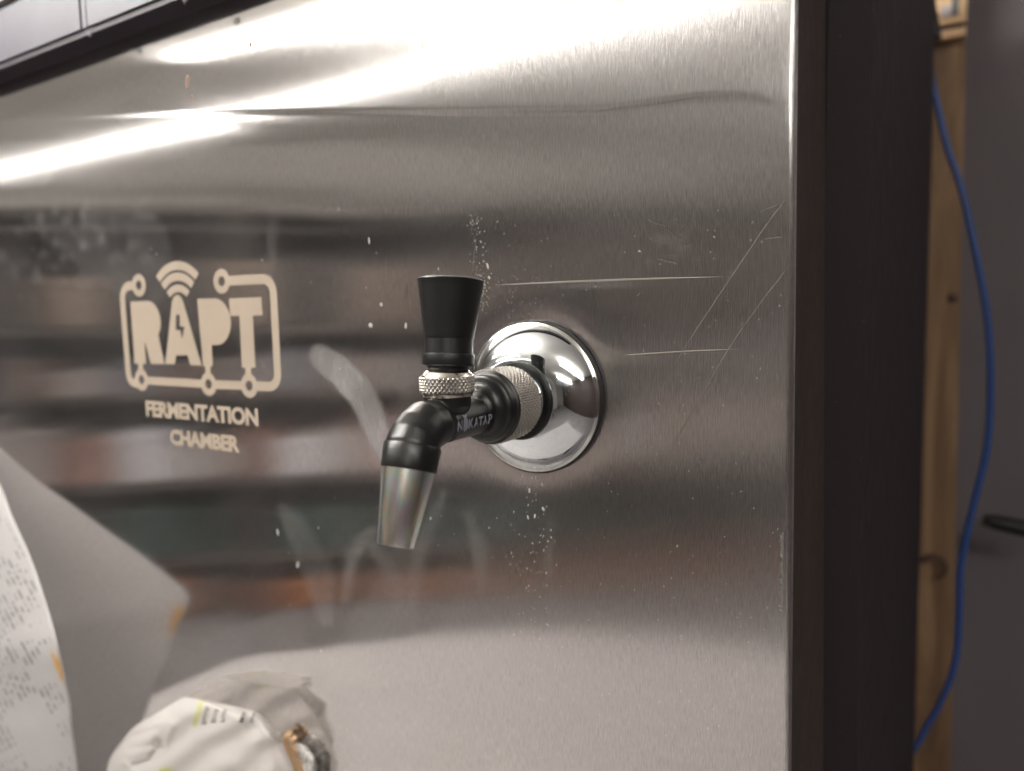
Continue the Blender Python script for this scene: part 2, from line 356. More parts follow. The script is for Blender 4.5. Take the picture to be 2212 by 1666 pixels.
# ------------------------------------------------------------------ the fridge
FR = thing('fermentation_fridge', 'steel-fronted fermentation chamber with tan printed logo and dark side', 'fridge', (0, 0.35, -1.3))
FO = Vector(FR.location)
def part(name, bm, m, smooth=None, parent=None):     # world-space mesh under a thing at FO
    o = link(name, bm, m, parent or FR, smooth); o.location = -FO if parent is None else (0, 0, 0); return o
XE0, XE1 = 0.1012, 0.0982      # right edge x at the bottom / top of view
def xe(z): return 0.10035 - 0.0088*z
def sstep(a): a = np.clip(a, 0, 1); return a*a*(3-2*a)
NX, NZ = 300, 640
u = np.linspace(0, 1, NX); z = np.linspace(-0.36, 0.28, NZ)
U, Z = np.meshgrid(u, z)
X = -0.56 + U*(xe(Z)-0.0020+0.56)
Y = np.zeros_like(X)
def softnoise(X, Z, sx, sz, seed, n=14):
    r = np.random.default_rng(seed); o = np.zeros_like(X)
    for _ in range(n):
        kx, kz, p, a = r.normal(0, 1/sx), r.normal(0, 1/sz), r.uniform(0, 6.28), r.uniform(0.5, 1)
        o += a*np.sin(kx*X + kz*Z + p)
    return o/math.sqrt(n)
Y += 0.00007*softnoise(X, Z, 0.09, 0.030, 3) + 0.00012*softnoise(X, Z, 0.30, 0.10, 5)
# pressed step across the top of the panel
lx = [-0.6, -0.4042, -0.1809, -0.0312, 0.0312, 0.0662, 0.082, 0.0962, 0.11]; lz = [0.19, 0.1677, 0.141, 0.1176, 0.1086, 0.1076, 0.1058, 0.1009, 0.099]
ZL = np.interp(X, lx, lz); wd = np.interp(X, [-0.4, 0.0], [0.0022, 0.0034])
Y -= 0.00019*sstep((Z-ZL)/wd+0.5)*np.interp(X, [-0.6, -0.25, -0.1, 0.0, 0.07, 0.088, 0.097], [0.12, 0.2, 0.45, 0.9, 1, 0.55, 0.0])
# short bright kinks right of the tap
def kink(x0, z0, x1, z1, h, wdt, fade):
    global Y
    zl = z0 + (X-x0)/(x1-x0)*(z1-z0)
    a = sstep((X-x0)/fade+0.2)*sstep((x1-X)/(2*fade)+0.3)
    Y += h*a*sstep((Z-zl)/wdt+0.5)*np.exp(-np.maximum(Z-zl, 0)/0.03)
0 and kink(-0.012, 0.0463, 0.075, 0.0452, 0.00034, 0.0026, 0.02)
0 and kink(0.030, 0.0174, 0.080, 0.0200, 0.00034, 0.0024, 0.012)
R = np.sqrt(X**2+Z**2)
Y += 0.0011*np.exp(-((R-0.026)/0.0095)**2)*(0.25+1.0*np.exp(-((np.arctan2(Z, X)-0.9)/0.8)**2))
Y += 0.0003*np.exp(-(R/0.06)**2)
# rolled right edge
ev = 1-np.clip((xe(Z)-0.0012-X)/0.004, 0, 1)
dirt = np.zeros_like(X)
def smudge(pts, wds, amp, seed):
    global dirt
    P = np.array(pts); D = np.full(X.shape, 1e9); Wd = np.zeros_like(X)
    for (a, b, wa, wb) in zip(P[:-1], P[1:], wds[:-1], wds[1:]):
        d = b-a; s = np.clip(((X-a[0])*d[0]+(Z-a[1])*d[1])/(d@d), 0, 1)
        dd = np.hypot(X-a[0]-s*d[0], Z-a[1]-s*d[1]); m_ = dd < D; D = np.where(m_, dd, D); Wd = np.where(m_, wa+(wb-wa)*s, Wd)
    dirt = np.maximum(dirt, amp*sstep((Wd-D)/0.0035+0.3)*(0.75+0.25*softnoise(X, Z, 0.004, 0.01, seed)))
smudge([(-0.1196, 0.0145), (-0.1076, 0.0085), (-0.0934, -0.0021), (-0.0855, -0.0172), (-0.082, -0.028)], [0.007, 0.0085, 0.009, 0.008, 0.006], 0.6, 11)
def P2(px, py): q = at(px, py); return (q.x, q.z)
smudge([P2(610, 1100), P2(650, 1160), P2(690, 1250), P2(700, 1330)], [0.004, 0.010, 0.012, 0.006], 0.144, 12)
smudge([P2(800, 1150), P2(760, 1200), P2(745, 1290)], [0.004, 0.005, 0.003], 0.192, 13)
smudge([P2(790, 1160), P2(850, 1240), P2(870, 1340)], [0.003, 0.006, 0.003], 0.128, 14)
smudge([P2(960, 1060), P2(930, 1130), P2(900, 1200), P2(890, 1330)], [0.002, 0.004, 0.005, 0.003], 0.176, 15)
smudge([P2(1010, 1110), P2(1035, 1180), P2(1040, 1260)], [0.002, 0.005, 0.003], 0.144, 16)
smudge([P2(880, 1200), P2(820, 1330), P2(740, 1400)], [0.008, 0.012, 0.006], 0.080, 17)
smudge([P2(860, 820), P2(880, 850)], [0.003, 0.003], 0.096, 18)
smudge([P2(1190, 1120), P2(1180, 1300)], [0.002, 0.003], 0.096, 19)
smudge([P2(60, 470), P2(300, 560)], [0.006, 0.03], 0.080, 20)
smudge([P2(590, 480), P2(585, 620)], [0.004, 0.003], 0.112, 21)
smudge([P2(380, 1010), P2(520, 990)], [0.006, 0.008], 0.096, 22)
smudge([P2(330, 1420), P2(520, 1400), P2(640, 1350)], [0.01, 0.014, 0.01], 0.080, 23)
gx, gz = P2(130, 520); pm = np.exp(-(((X-gx)/0.10)**2+((Z-gz)/0.035)**2))
dirt += 0.16*pm*sstep(softnoise(X, Z, 0.0035, 0.0022, 31, 40)*0.8)
gx, gz = P2(1420, 540); pm = np.exp(-(((X-gx)/0.035)**2+((Z-gz)/0.012)**2))
dirt += 0.10*pm*sstep(softnoise(X, Z, 0.0016, 0.0012, 32, 40)*0.8)
idx = np.arange(NX*NZ).reshape(NZ, NX)
faces = np.stack([idx[:-1, :-1], idx[:-1, 1:], idx[1:, 1:], idx[1:, :-1]], -1).reshape(-1, 4)
co = np.stack([X, Y, Z], -1).reshape(-1, 3)
# extra columns: the sheet rolls round the right edge
k0 = len(co); rr = 0.0020; rolls = []
for j, a in enumerate(np.linspace(15, 90, 6)):
    a = math.radians(a); rolls.append(np.stack([xe(z)-0.0020+rr*math.sin(a), Y[:, -1]+rr*(1-math.cos(a)), z], -1))
rolls.append(np.stack([xe(z), Y[:, -1]+0.0045, z], -1))
co = np.concatenate([co]+rolls); prev = idx[:, -1]; fl = [faces]
for j in range(len(rolls)):
    cur = k0 + j*NZ + np.arange(NZ)
    fl.append(np.stack([prev[:-1], cur[:-1], cur[1:], prev[1:]], -1)); prev = cur
faces = np.concatenate(fl)
me = bpy.data.meshes.new('door_panel'); me.from_pydata(co.tolist(), [], faces.tolist()); me.update()
at_ = me.attributes.new('dirt', 'FLOAT', 'POINT'); at_.data.foreach_set('value', np.concatenate([dirt.ravel(), np.zeros(len(co)-k0)]).astype(np.float32))
br_ = me.attributes.new('brush', 'FLOAT', 'POINT'); br_.data.foreach_set('value', np.where(np.arange(len(co)) >= k0, 1.6, 0.10+0.90*sstep((co[:, 0]+0.17)/0.24)).astype(np.float32))
DOOR = part('door_panel', me, M_steel, 180)

# door edge, gasket gap and cabinet
def prism(pts_bot, pts_top):
    bm = bmesh.new(); a = [bm.verts.new(p) for p in pts_bot]; b = [bm.verts.new(p) for p in pts_top]; n = len(a)
    bm.faces.new(a[::-1]); bm.faces.new(b)
    for i in range(n): bm.faces.new((a[i], a[(i+1) % n], b[(i+1) % n], b[i]))
    return bm
zb, zt = -0.40, 0.32
def xj(z): return 0.0991 - 0.0182*(z-0.03)     # rear right edge of the door
part('door_side', prism([(-0.56, 0.0047, zb), (xe(zb)-0.0006, 0.0047, zb), (xj(zb), 0.08, zb), (-0.56, 0.08, zb)],
                        [(-0.56, 0.0047, zt), (xe(zt)-0.0006, 0.0047, zt), (xj(zt), 0.08, zt), (-0.56, 0.08, zt)]), M_side)
part('door_gasket', boxm(-0.56, 0.0965, 0.082, 0.094, zb, zt, 0.002), M_gask)
def xc(z): return 0.1290 - 0.0128*z
part('cabinet_body', prism([(-0.56, 0.095, -1.28), (xc(zb)-0.012, 0.095, -1.28), (xc(zb), 0.60, -1.28), (-0.56, 0.60, -1.28)],
                      [(-0.56, 0.095, 0.45), (xc(0.45)-0.012, 0.095, 0.45), (xc(0.45), 0.60, 0.45), (-0.56, 0.60, 0.45)]), M_dark)

# printed logo
def dpart(name, me_, m=M_print):
    me_.polygons.foreach_set('use_smooth', [False]*len(me_.polygons))
    v = np.empty(len(me_.vertices)*3); me_.vertices.foreach_get('co', v); v = v.reshape(-1, 3)
    # let the print lie on the slightly wavy sheet
    fi = (v[:, 2]-z[0])/(z[-1]-z[0])*(NZ-1); fj = (v[:, 0]+0.56)/(0.1+0.56)*(NX-1)
    v[:, 1] += Y[np.clip(fi.astype(int), 0, NZ-1), np.clip(fj.astype(int), 0, NX-1)]
    me_.vertices.foreach_set('co', v.ravel()); me_.update()
    return link(name, me_, m, DOOR)
def ring(cx_, cz_, ro, ri): return fill([arc(cx_, cz_, ro, 0, 360, 40)[:-1], arc(cx_, cz_, ri, 0, 360, 30)[:-1]])
def ribbon(path, wd):
    P = [np.array(p, float) for p in path]; L, Rr = [], []
    for i, p in enumerate(P):
        d0 = P[i]-P[i-1] if i else P[1]-P[0]; d1 = P[i+1]-P[i] if i < len(P)-1 else d0
        d = d0/np.linalg.norm(d0)+d1/np.linalg.norm(d1); d /= np.linalg.norm(d); nrm = np.array([-d[1], d[0]])
        L.append(tuple(p+nrm*wd/2)); Rr.append(tuple(p-nrm*wd/2))
    return fill([L+Rr[::-1]])
LG = []
R_ = [(-272, 45.5)] + arc(-256, 33.8, 11.7, 90, -42, 20) + [(-243.2, 8.9), (-256.2, 8.9), (-260.7, 22.0), (-260.9, 8.8), (-272.2, 8.8)]
A_ = [(-242.6, 8.9), (-232.3, 45.3)] + arc(-227.6, 43.5, 4.6, 160, 20, 10) + [(-223.0, 45.1), (-209.9, 8.8), (-219.9, 9), (-221.7, 14.3), (-232, 14.2), (-233.7, 9.1)]
bolt = [(-229.6, 37.2), (-226.5, 37.2), (-227.0, 30.6), (-222.8, 30.2), (-225.7, 23.0), (-226.9, 28.4), (-230.8, 28.6)]
P_ = [(-210.3, 45.4)] + arc(-196.2, 32.8, 12.6, 90, -90, 26) + [(-200.4, 20.2), (-200.6, 8.6), (-208.8, 8.5)]
T_ = [(-184.0, 45), (-159, 45), (-158.7, 35.8), (-166.2, 35.7), (-166.3, 8.6), (-176.8, 8.4), (-176.4, 35.7), (-183.6, 35.8)]
for pz in ([R_], [A_, bolt], [P_], [T_]): dpart('letter', standup(fill(pz)))
for ro, ri in ((27.8, 23.0), (21.6, 17.0), (14.9, 10.8)):
    dpart('signal_arc', standup(fill([arc(-226.7, 39, ro, 133, 47, 24)+arc(-226.7, 39, ri, 47, 133, 24)])))
for (a, b) in ((-262.6, 54.8), (-189.1, 54.3), (-266.4, -0.8), (-205.0, -1.4), (-171.9, -1.1)): dpart('node_ring', standup(ring(a, b, 6.5, 2.7)))
dpart('circuit_line', standup(ribbon([(-268.4, 54.8)] + arc(-272.0, 47.0, 7.8, 90, 180, 8) + [(-279.2, 3.0)] + arc(-273.5, 2.5, 5.5, 180, 250, 6) + [(-270.8, -3.4)], 5.0)))
dpart('circuit_line', standup(ribbon([(-260.5, -1.0), (-211.2, -1.4)], 4.6)))
dpart('circuit_line', standup(ribbon([(-198.8, -1.4), (-178.1, -1.2)], 4.6)))
dpart('circuit_line', standup(ribbon([(-165.7, -1.1)] + arc(-156.8, 5.9, 7.0, 270, 360, 8) + arc(-157.4, 46.6, 7.6, 0, 90, 8) + [(-182.9, 54.3)], 5.0)))
for x_, z_ in ((-266.4, 5), (-204.8, 4.4), (-171.9, 4.6)): dpart('circuit_line', standup(ribbon([(x_, 9.3), (x_, z_)], 4.4)))
dpart('printed_word', standup(fit(text_mesh('FERMENTATION', 10, 0.42, 0.96), -264, -166.2, -22.6, -13.0)))
dpart('printed_word', standup(fit(text_mesh('CHAMBER', 10, 0.42, 0.96), -242.5, -182.2, -38.0, -28.8)))

# scratches on the door
def sliver(pts, wd_, h=0.00004, name='scratch', m=M_scr):
    bm = bmesh.new(); P = [Vector((p[0], 0, p[1])) for p in pts]; rows = []
    for i, p in enumerate(P):
        d = (P[min(i+1, len(P)-1)]-P[max(i-1, 0)]).normalized(); nrm = Vector((-d.z, 0, d.x))
        w_ = wd_*(0.25 if i in (0, len(P)-1) else random.uniform(0.45, 1.25))
        rows.append([bm.verts.new(p-nrm*w_/2), bm.verts.new(p+Vector((0, -h, 0))), bm.verts.new(p+nrm*w_/2)])
    for a, b in zip(rows, rows[1:]):
        bm.faces.new((a[0], b[0], b[1], a[1])); bm.faces.new((a[1], b[1], b[2], a[2]))
    me_ = bpy.data.meshes.new(name); bm.to_mesh(me_); bm.free()
    v = np.empty(len(me_.vertices)*3); me_.vertices.foreach_get('co', v); v = v.reshape(-1, 3); v[:, 1] -= 0.00006; me_.vertices.foreach_set('co', v.ravel())
    return dpart(name, me_, m)
def wob(a, b, n=14, s=0.0002):
    return [(a[0]+(b[0]-a[0])*i/n+random.gauss(0, s*0.5), a[1]+(b[1]-a[1])*i/n+random.gauss(0, s*0.5)) for i in range(n+1)]
def curvy(P, n=6): return [(q.x, q.y) for q in smoothpath([Vector((p[0], p[1], 0)) for p in P], n)]
sliver(curvy([P2(1697, 432), P2(1651.6, 491.7), P2(1567.5, 617), P2(1496, 724.4), P2(1449, 803), P2(1417, 862)]), 0.00034)
sliver(curvy([P2(1699, 582), P2(1639, 660), P2(1567.5, 763.8), P2(1496, 889), P2(1453, 960.7)]), 0.00028)
for (a, b) in (((1395, 470), (1475, 520)), ((1400, 478), (1440, 490)), ((1420, 560), (1462, 571)), ((1650, 517), (1690, 512)), ((1450, 985), (1462, 1010)),
               ((1455, 1222), (1478, 1234)), ((1025, 470), (1012, 520)), ((1030, 500), (1020, 590)), ((1105, 595), (1122, 604)), ((1375, 640), (1384, 632)), ((1648, 455), (1688, 440)), ((880, 610), (876, 650)),
               ((1010, 700), (1006, 735)), ((1000, 1225), (1012, 1205)), ((930, 1100), (905, 1180))):
    sliver(wob(P2(*a), P2(*b), 5), 0.00020)
M_glint = mat('painted_crease_glint', (0.19, 0.175, 0.16), 0.5, 0.6)  # reflection streaks right of the tap, put into pale strips on the panel
def glint_strip(P_, wmax, name='crease_glint_strip'):
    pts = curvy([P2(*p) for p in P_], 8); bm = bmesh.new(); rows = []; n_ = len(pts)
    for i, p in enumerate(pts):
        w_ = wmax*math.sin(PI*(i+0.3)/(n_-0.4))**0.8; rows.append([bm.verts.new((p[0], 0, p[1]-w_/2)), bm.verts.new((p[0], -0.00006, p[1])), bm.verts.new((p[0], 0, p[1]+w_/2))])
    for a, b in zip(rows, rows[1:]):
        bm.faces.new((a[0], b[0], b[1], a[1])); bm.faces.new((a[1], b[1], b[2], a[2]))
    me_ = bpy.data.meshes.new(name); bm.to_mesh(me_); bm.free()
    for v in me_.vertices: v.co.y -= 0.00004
    return dpart(name, me_, M_glint)
glint_strip([(1070, 616), (1180, 611), (1300, 606), (1420, 602), (1560, 598)], 0.0008)
glint_strip([(1285, 769), (1340, 768), (1430, 762), (1500, 758), (1600, 754)], 0.00045)
# ragged film left on the lower right edge
bm = bmesh.new(); prev = None
for i in range(60):
    zz = at(1697, 1150+i*2.9, 0).z; x0 = xe(zz)-0.0024; a = 0.0003+abs(random.gauss(0, 0.0005))+0.0004*math.sin(i*0.31)**2
    cur = (bm.verts.new((x0, -0.0003, zz)), bm.verts.new((x0-a, -0.0008-abs(random.gauss(0, 0.0003)), zz+random.gauss(0, 0.0002))))
    if prev: bm.faces.new((prev[0], cur[0], cur[1], prev[1]))
    prev = cur
part('torn_film', bm, M_film)
# dried drops
def yat(x, zz):
    i = int(np.clip((zz-z[0])/(z[-1]-z[0])*(NZ-1), 0, NZ-1)); j = int(np.clip((x+0.56)/(0.66)*(NX-1), 0, NX-1)); return Y[i, j]
bm = bmesh.new()
def spot(px, py, r, stretch=1.0):
    q = at(px, py); 
    if q.x**2+q.z**2 < 0.0312**2: return
    c = bm.verts.new((q.x, yat(q.x, q.z)-r*0.35-0.00003, q.z)); n = 8; ph = random.random()*6
    rg = []
    for k in range(n):
        a = 2*PI*k/n; rr_ = r*(1+0.3*math.sin(2*a+ph)); rg.append(bm.verts.new((q.x+rr_*math.cos(a), yat(q.x, q.z)-0.00001, q.z+rr_*stretch*math.sin(a))))
    for k in range(n): bm.faces.new((c, rg[k], rg[(k+1) % n]))
for i in range(240):
    px, py = random.uniform(1060, 1690), random.uniform(440, 1640); spot(px, py, random.choice([0.00010, 0.00013, 0.00018]), random.uniform(1, 1.8))
for i in range(60): spot(random.uniform(40, 1060), random.uniform(440, 1450), random.choice([0.00018, 0.00025, 0.00035]), random.uniform(1, 2.2))
for i in range(110):
    s = random.random(); spot(1012+22*random.random()+s*25+random.gauss(0, 6), 460+s*210, random.choice([0.00010, 0.00015, 0.0002]), 1.6)
for i in range(90): spot(random.gauss(1150, 32), random.uniform(1020, 1400), random.choice([0.00012, 0.00018, 0.00026]), random.uniform(1, 2))
for i in range(70): spot(random.gauss(1120, 70), random.uniform(600, 700), random.choice([0.0001, 0.00014]), 1.2)
for (px, py, r, s) in ((1053, 575, 0.0006, 1.9), (1056, 600, 0.0005, 1.6), (800, 703, 0.0010, 1.5), (876, 704, 0.0008, 1.4), (823, 658, 0.0006, 2), (797, 520, 0.0006, 2.2), (1143, 1060, 0.0006, 1.5),
                       (1170, 1047, 0.0005, 1.3), (1173, 1100, 0.0006, 1.5), (1155, 1115, 0.0005, 1.5), (1381, 543, 0.0004, 1), (1463, 1180, 0.0004, 1.1), (643, 1220, 0.0010, 2.0), (600, 1150, 0.0007, 3), (1140, 1118, 0.0005, 1.6), (930, 1120, 0.0004, 2), (900, 1130, 0.0004, 1.4), (1230, 800, 0.0004, 1)):
    spot(px, py, r, s)
o = part('dried_water_spots', bm, M_spot, 180); o['kind'] = 'stuff'
for (px, py, r, s) in ((404, 176, 0.0012, 3.2), (414, 212, 0.0010, 2.0), (541, 95, 0.0011, 1.6), (561, 90, 0.0008, 1.8)):
    bm = bmesh.new(); spot(px, py, r, s); part('brown_drip_mark', bm, M_dirt, 180)

# control-panel ledge at the top left, part of the fridge front
D_, ZB = 0.0140, 0.1922
def zl(x): return ZB + 0.010*(x+0.35)
def ledge_seg(x0, x1, y0, y1, h0, h1):
    return prism([(x0, y0, zl(x0)+h0), (x1, y0, zl(x1)+h0), (x1, y1, zl(x1)+h0), (x0, y1, zl(x0)+h0)], [(x0, y0, zl(x0)+h1), (x1, y0, zl(x1)+h1), (x1, y1, zl(x1)+h1), (x0, y1, zl(x0)+h1)])
part('underside_strip', ledge_seg(-0.56, 0.095, -D_, 0.003, 0.0, 0.0035), M_under)
xs = [at(180, 60, -D_).x, at(188, 60, -D_).x]
part('panel_fascia', ledge_seg(-0.56, xs[0]-0.0009, -D_-0.0012, 0.003, 0.0036, 0.0345), M_ledge)
part('panel_fascia', ledge_seg(xs[0]+0.0006, xs[1]+0.001, -D_-0.0008, 0.003, 0.0036, 0.0345), M_ledge)
part('panel_fascia', ledge_seg(xs[1]+0.0027, 0.095, -D_-0.0012, 0.003, 0.0036, 0.0345), M_ledge)
part('seam_backing', ledge_seg(xs[0]-0.003, xs[1]+0.005, -D_+0.0002, 0.002, 0.0037, 0.034), M_seam)
part('upper_trim', ledge_seg(-0.56, 0.095, -D_-0.004, 0.003, 0.036, 0.06), M_white)
q = at(402, 1, -D_-0.0012); bm = bmesh.new(); lathe(bm, [(0, 0.0), (0, 0.0022), (0.0004, 0.0018), (0.0006, 0)], (q.x, q.y-0.0003, q.z), (0, -1, 0), 24); part('screw_hole', bm, M_seam, 40)
q = at(197, 76, -D_); bm = bmesh.new(); lathe(bm, [(0, 0.0016), (0.0008, 0.0014), (0.0012, 0)], (q.x, q.y-0.0003, q.z), (0, -1, 0), 20); part('pale_clip', bm, M_ledge, 60)

# ------------------------------------------------------------------ the tap
TP = thing('beer_tap', 'black plastic beer tap with knurled steel rings, chrome flange and steel spout', 'beer tap')
mm = 0.001
AX = (0, -1, 0)
def lp(name, prof, m, org=(0, 0, 0), axis=AX, n=120, smooth=35):
    bm = bmesh.new(); lathe(bm, [(a*mm, b*mm) for a, b in prof], Vector(org)*mm, axis, n); return link(name, bm, m, TP, smooth)
lp('flange_gasket', [(-0.6, 20), (-0.6, 31.2), (1.2, 31.4), (1.7, 30.9), (1.7, 20)], M_gask)
# chrome dome: rolled rim, shallow valley, bulging shoulder, lip round the hole
prof = [(1.7, 29.0), (1.7, 30.0), (2.05, 30.2), (2.45, 30.1), (2.7, 29.75), (2.9, 29.5), (3.1, 29.4)]
ph0 = math.radians(57)
for k in range(1, 33):
    ph = ph0 - math.radians(44)*k/32
    prof.append((3.1 + 22.1*(math.cos(ph)-math.cos(ph0)), 29.4 - 22.1*(math.sin(ph0)-math.sin(ph))))
prof += [(12.62, 15.75), (12.66, 15.55), (12.5, 15.38), (12.2, 15.3), (6.0, 15.25)]
lp('chrome_flange', prof, M_chrome, n=160, smooth=180)
lp('flange_rim', [(1.55, 29.6), (1.55, 30.4), (1.9, 30.6), (2.3, 30.5), (2.45, 30.1)], M_lip, n=160, smooth=180)
lp('shank_washer', [(4, 10), (4, 15.2), (12.9, 15.15), (13.1, 14.9), (13.1, 10)], M_rubber)
lp('shank_collar', [(12, 8), (14.6, 13.0), (16.8, 12.8), (17.6, 11.0), (18, 8)], M_chrome)
def knurl(name, org, axis, t0, t1, r, cnt, depth, nn, m, cap=0.4):
    org = Vector(org)*mm; ax = Vector(axis).normalized(); u_, v_ = frame_from(ax)
    L = t1-t0; pitch = 2*PI*r/cnt; rows_ = max(3, int(round(L/pitch*1.0))); nt_ = rows_*10
    bm = bmesh.new(); rings = []
    tri = lambda s: 1-abs(((s % 1.0))*2-1)
    ts = [(t0+cap*0, r-cap)] + [(t0+cap+(L-2*cap)*i/nt_, None) for i in range(nt_+1)] + [(t1, r-cap)]
    for tt, rr_ in ts:
        rg = []
        for k in range(nn):
            if rr_ is None:
                a = k/nn*cnt; b = (tt-t0)/pitch
                h = min(tri(a+b*0.85), tri(a-b*0.85)); rad = r - depth + depth*min(1, h*1.6)
            else: rad = rr_-depth*0.5
            th = 2*PI*k/nn; rg.append(bm.verts.new(org + ax*(tt*mm) + (u_*math.cos(th)+v_*math.sin(th))*rad*mm))
        rings.append(rg)
    for a, b in zip(rings, rings[1:]):
        for k in range(nn): bm.faces.new((a[k], b[k], b[(k+1) % nn], a[(k+1) % nn]))
    bm.faces.new(rings[0][::-1]); bm.faces.new(rings[-1])
    return link(name, bm, m, TP, 180)
knurl('coupling_nut', (0, 0, 0), AX, 18.5, 33.6, 14.2, 46, 0.8, 552, M_knurl)
lp('coupling_nut_sleeve', [(17.6, 10), (17.9, 13.4), (18.6, 13.7), (18.7, 10)], M_lip)
# black body
bell = [(33.4, 0), (33.4, 13.2), (33.6, 13.7), (34.3, 13.95), (34.9, 13.8), (35.2, 13.2), (35.4, 12.9), (37.6, 12.6), (38.5, 12.1), (39.0, 11.2), (39.3, 9.8), (39.8, 8.6), (40.8, 7.6), (42.4, 6.9), (44.0, 5.0), (44.0, 0)]
d = Vector((0, -0.326, -0.946))      # spout direction
BT = Vector((0, -78.9, -6.9))
body = bmesh.new()
lathe(body, [(a*mm, b*mm) for a, b in bell], (0, 0, 0), AX, 96)
ES = BT + d*1.2
sweep(body, [Vector(p)*mm for p in ((0, -40, -2.0), (0, -52, -2.2), (0, -62, -2.3))], [6.75*mm, 6.65*mm, 6.6*mm], 64)
sweep(body, [Vector(p)*mm for p in ((0, -61.5, -2.4), (0, -65.5, -2.1), (0, -68.0, -1.75), (0, -72.0, -1.75), (0, -75.6, -3.4), (0, -77.6, -5.0), tuple(BT), tuple(ES))],
      [5.6*mm, 6.9*mm, 7.9*mm, 8.3*mm, 8.45*mm, 8.6*mm, 8.75*mm, 8.75*mm], 72)
lathe(body, [(0.5*mm, 0), (0.8*mm, 5.0*mm), (2.0*mm, 7.2*mm), (3.6*mm, 8.1*mm), (7.0*mm, 8.2*mm), (7.4*mm, 7.9*mm), (7.4*mm, 0)], (0, -0.0597, 0), (0, 0, 1), 72)
# raised saddle where the boss meets the tube
bo = link('tap_body', body, M_black, TP, 35)
rm = bo.modifiers.new('weld', 'REMESH'); rm.mode = 'VOXEL'; rm.voxel_size = 0.00028; rm.use_smooth_shade = True
sm = bo.modifiers.new('soften', 'SMOOTH'); sm.factor = 0.5; sm.iterations = 5
bm = bmesh.new(); lathe(bm, [(0.0, 8.2*mm), (0.0, 9.05*mm), (0.35*mm, 9.25*mm), (7.3*mm, 8.95*mm), (7.7*mm, 8.85*mm), (8.0*mm, 8.6*mm), (8.0*mm, 7*mm)], BT*mm, d, 96)
link('spout_band', bm, M_black, TP, 35)
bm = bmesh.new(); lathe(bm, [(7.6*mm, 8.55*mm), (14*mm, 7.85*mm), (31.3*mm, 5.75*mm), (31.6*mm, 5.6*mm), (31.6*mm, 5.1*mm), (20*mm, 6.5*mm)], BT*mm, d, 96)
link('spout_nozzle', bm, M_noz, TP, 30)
# handle collar ring
HO = (0, -59.7, 0)
lp('collar_lip', [(6.9, 7.6), (7.0, 8.7), (7.9, 9.0), (8.3, 9.0)], M_lip, HO, (0, 0, 1))
knurl('handle_collar_nut', HO, (0, 0, 1), 8.2, 13.9, 9.4, 36, 0.55, 360, M_knurl)
lp('collar_cone', [(13.7, 9.0), (14.0, 8.8), (15.7, 7.3), (15.9, 6.9), (15.9, 4)], M_lip, HO, (0, 0, 1))
hb = Vector((0, -58.7, 16.9)); ht = Vector((0, -55.9, 45.9)); hd = (ht-hb).normalized(); hl = (ht-hb).length
lp('handle_neck', [(-2.2, 5.6), (-0.9, 7.0), (0.4, 7.2), (0.6, 5)], M_black, hb, hd)
hp = [(0, 5), (0, 8.2), (0.35, 8.65), (0.8, 8.8), (3.7, 8.8), (4.05, 8.7), (4.15, 8.25), (9.0, 8.15), (9.25, 8.15), (9.3, 8.45), (9.6, 8.5)]
for k in range(1, 13):
    s = k/12; hp.append((9.6+(hl-1.0-9.6)*s, 8.5 + (11.1-8.5)*(0.96*s+0.04*s*s)))
hp += [(hl-0.55, 11.3), (hl-0.2, 11.2), (hl, 10.9), (hl, 10.0), (hl-0.4, 9.4), (hl-0.5, 0)]
lp('tap_handle', hp, M_rubber, hb, hd, smooth=28)

# lettering on the side of the tap body
M_txt = mat('grey_print', (0.19, 0.20, 0.24), 0.5)
def wrap(me_, t_left, z0, rad=6.82):
    v = np.empty(len(me_.vertices)*3); me_.vertices.foreach_get('co', v); v = v.reshape(-1, 3).copy()
    th = (z0+v[:, 1])/rad; r_ = rad+v[:, 2]*0.3
    o_ = np.stack([r_*np.cos(th), -(t_left-0.85*v[:, 0]), r_*np.sin(th)-2.25], 1)*mm
    me_.vertices.foreach_set('co', o_.ravel()); me_.update(); return me_
words = [('N', 0.0, 3.2), ('K', 7.6, 3.5), ('A', 11.4, 3.3), ('T', 14.8, 3.2), ('A', 18.1, 3.3), ('P', 21.9, 3.0)]
for ch, x0, w_ in words:
    me_ = fit(text_mesh(ch, 4, 0.13, 1.0, 0.03, 4), x0, x0+w_, -1.7, 1.75)
    link('letter', wrap(me_, 63.4, -0.55), M_txt, TP)
dome = [(4.0, 3.6), (4.3, 2.9), (4.5, 2.3), (4.0, 1.6), (3.7, 0.3), (3.8, -1.2), (4.3, -2.0), (5.4, -2.5), (6.5, -2.0), (7.0, -1.2), (7.1, 0.3), (6.8, 1.6), (6.3, 2.3), (6.5, 2.9), (6.9, 3.6), (5.5, 3.3)]
link('letter', wrap(fill([dome], 0.03), 63.4, -0.55), M_txt, TP)

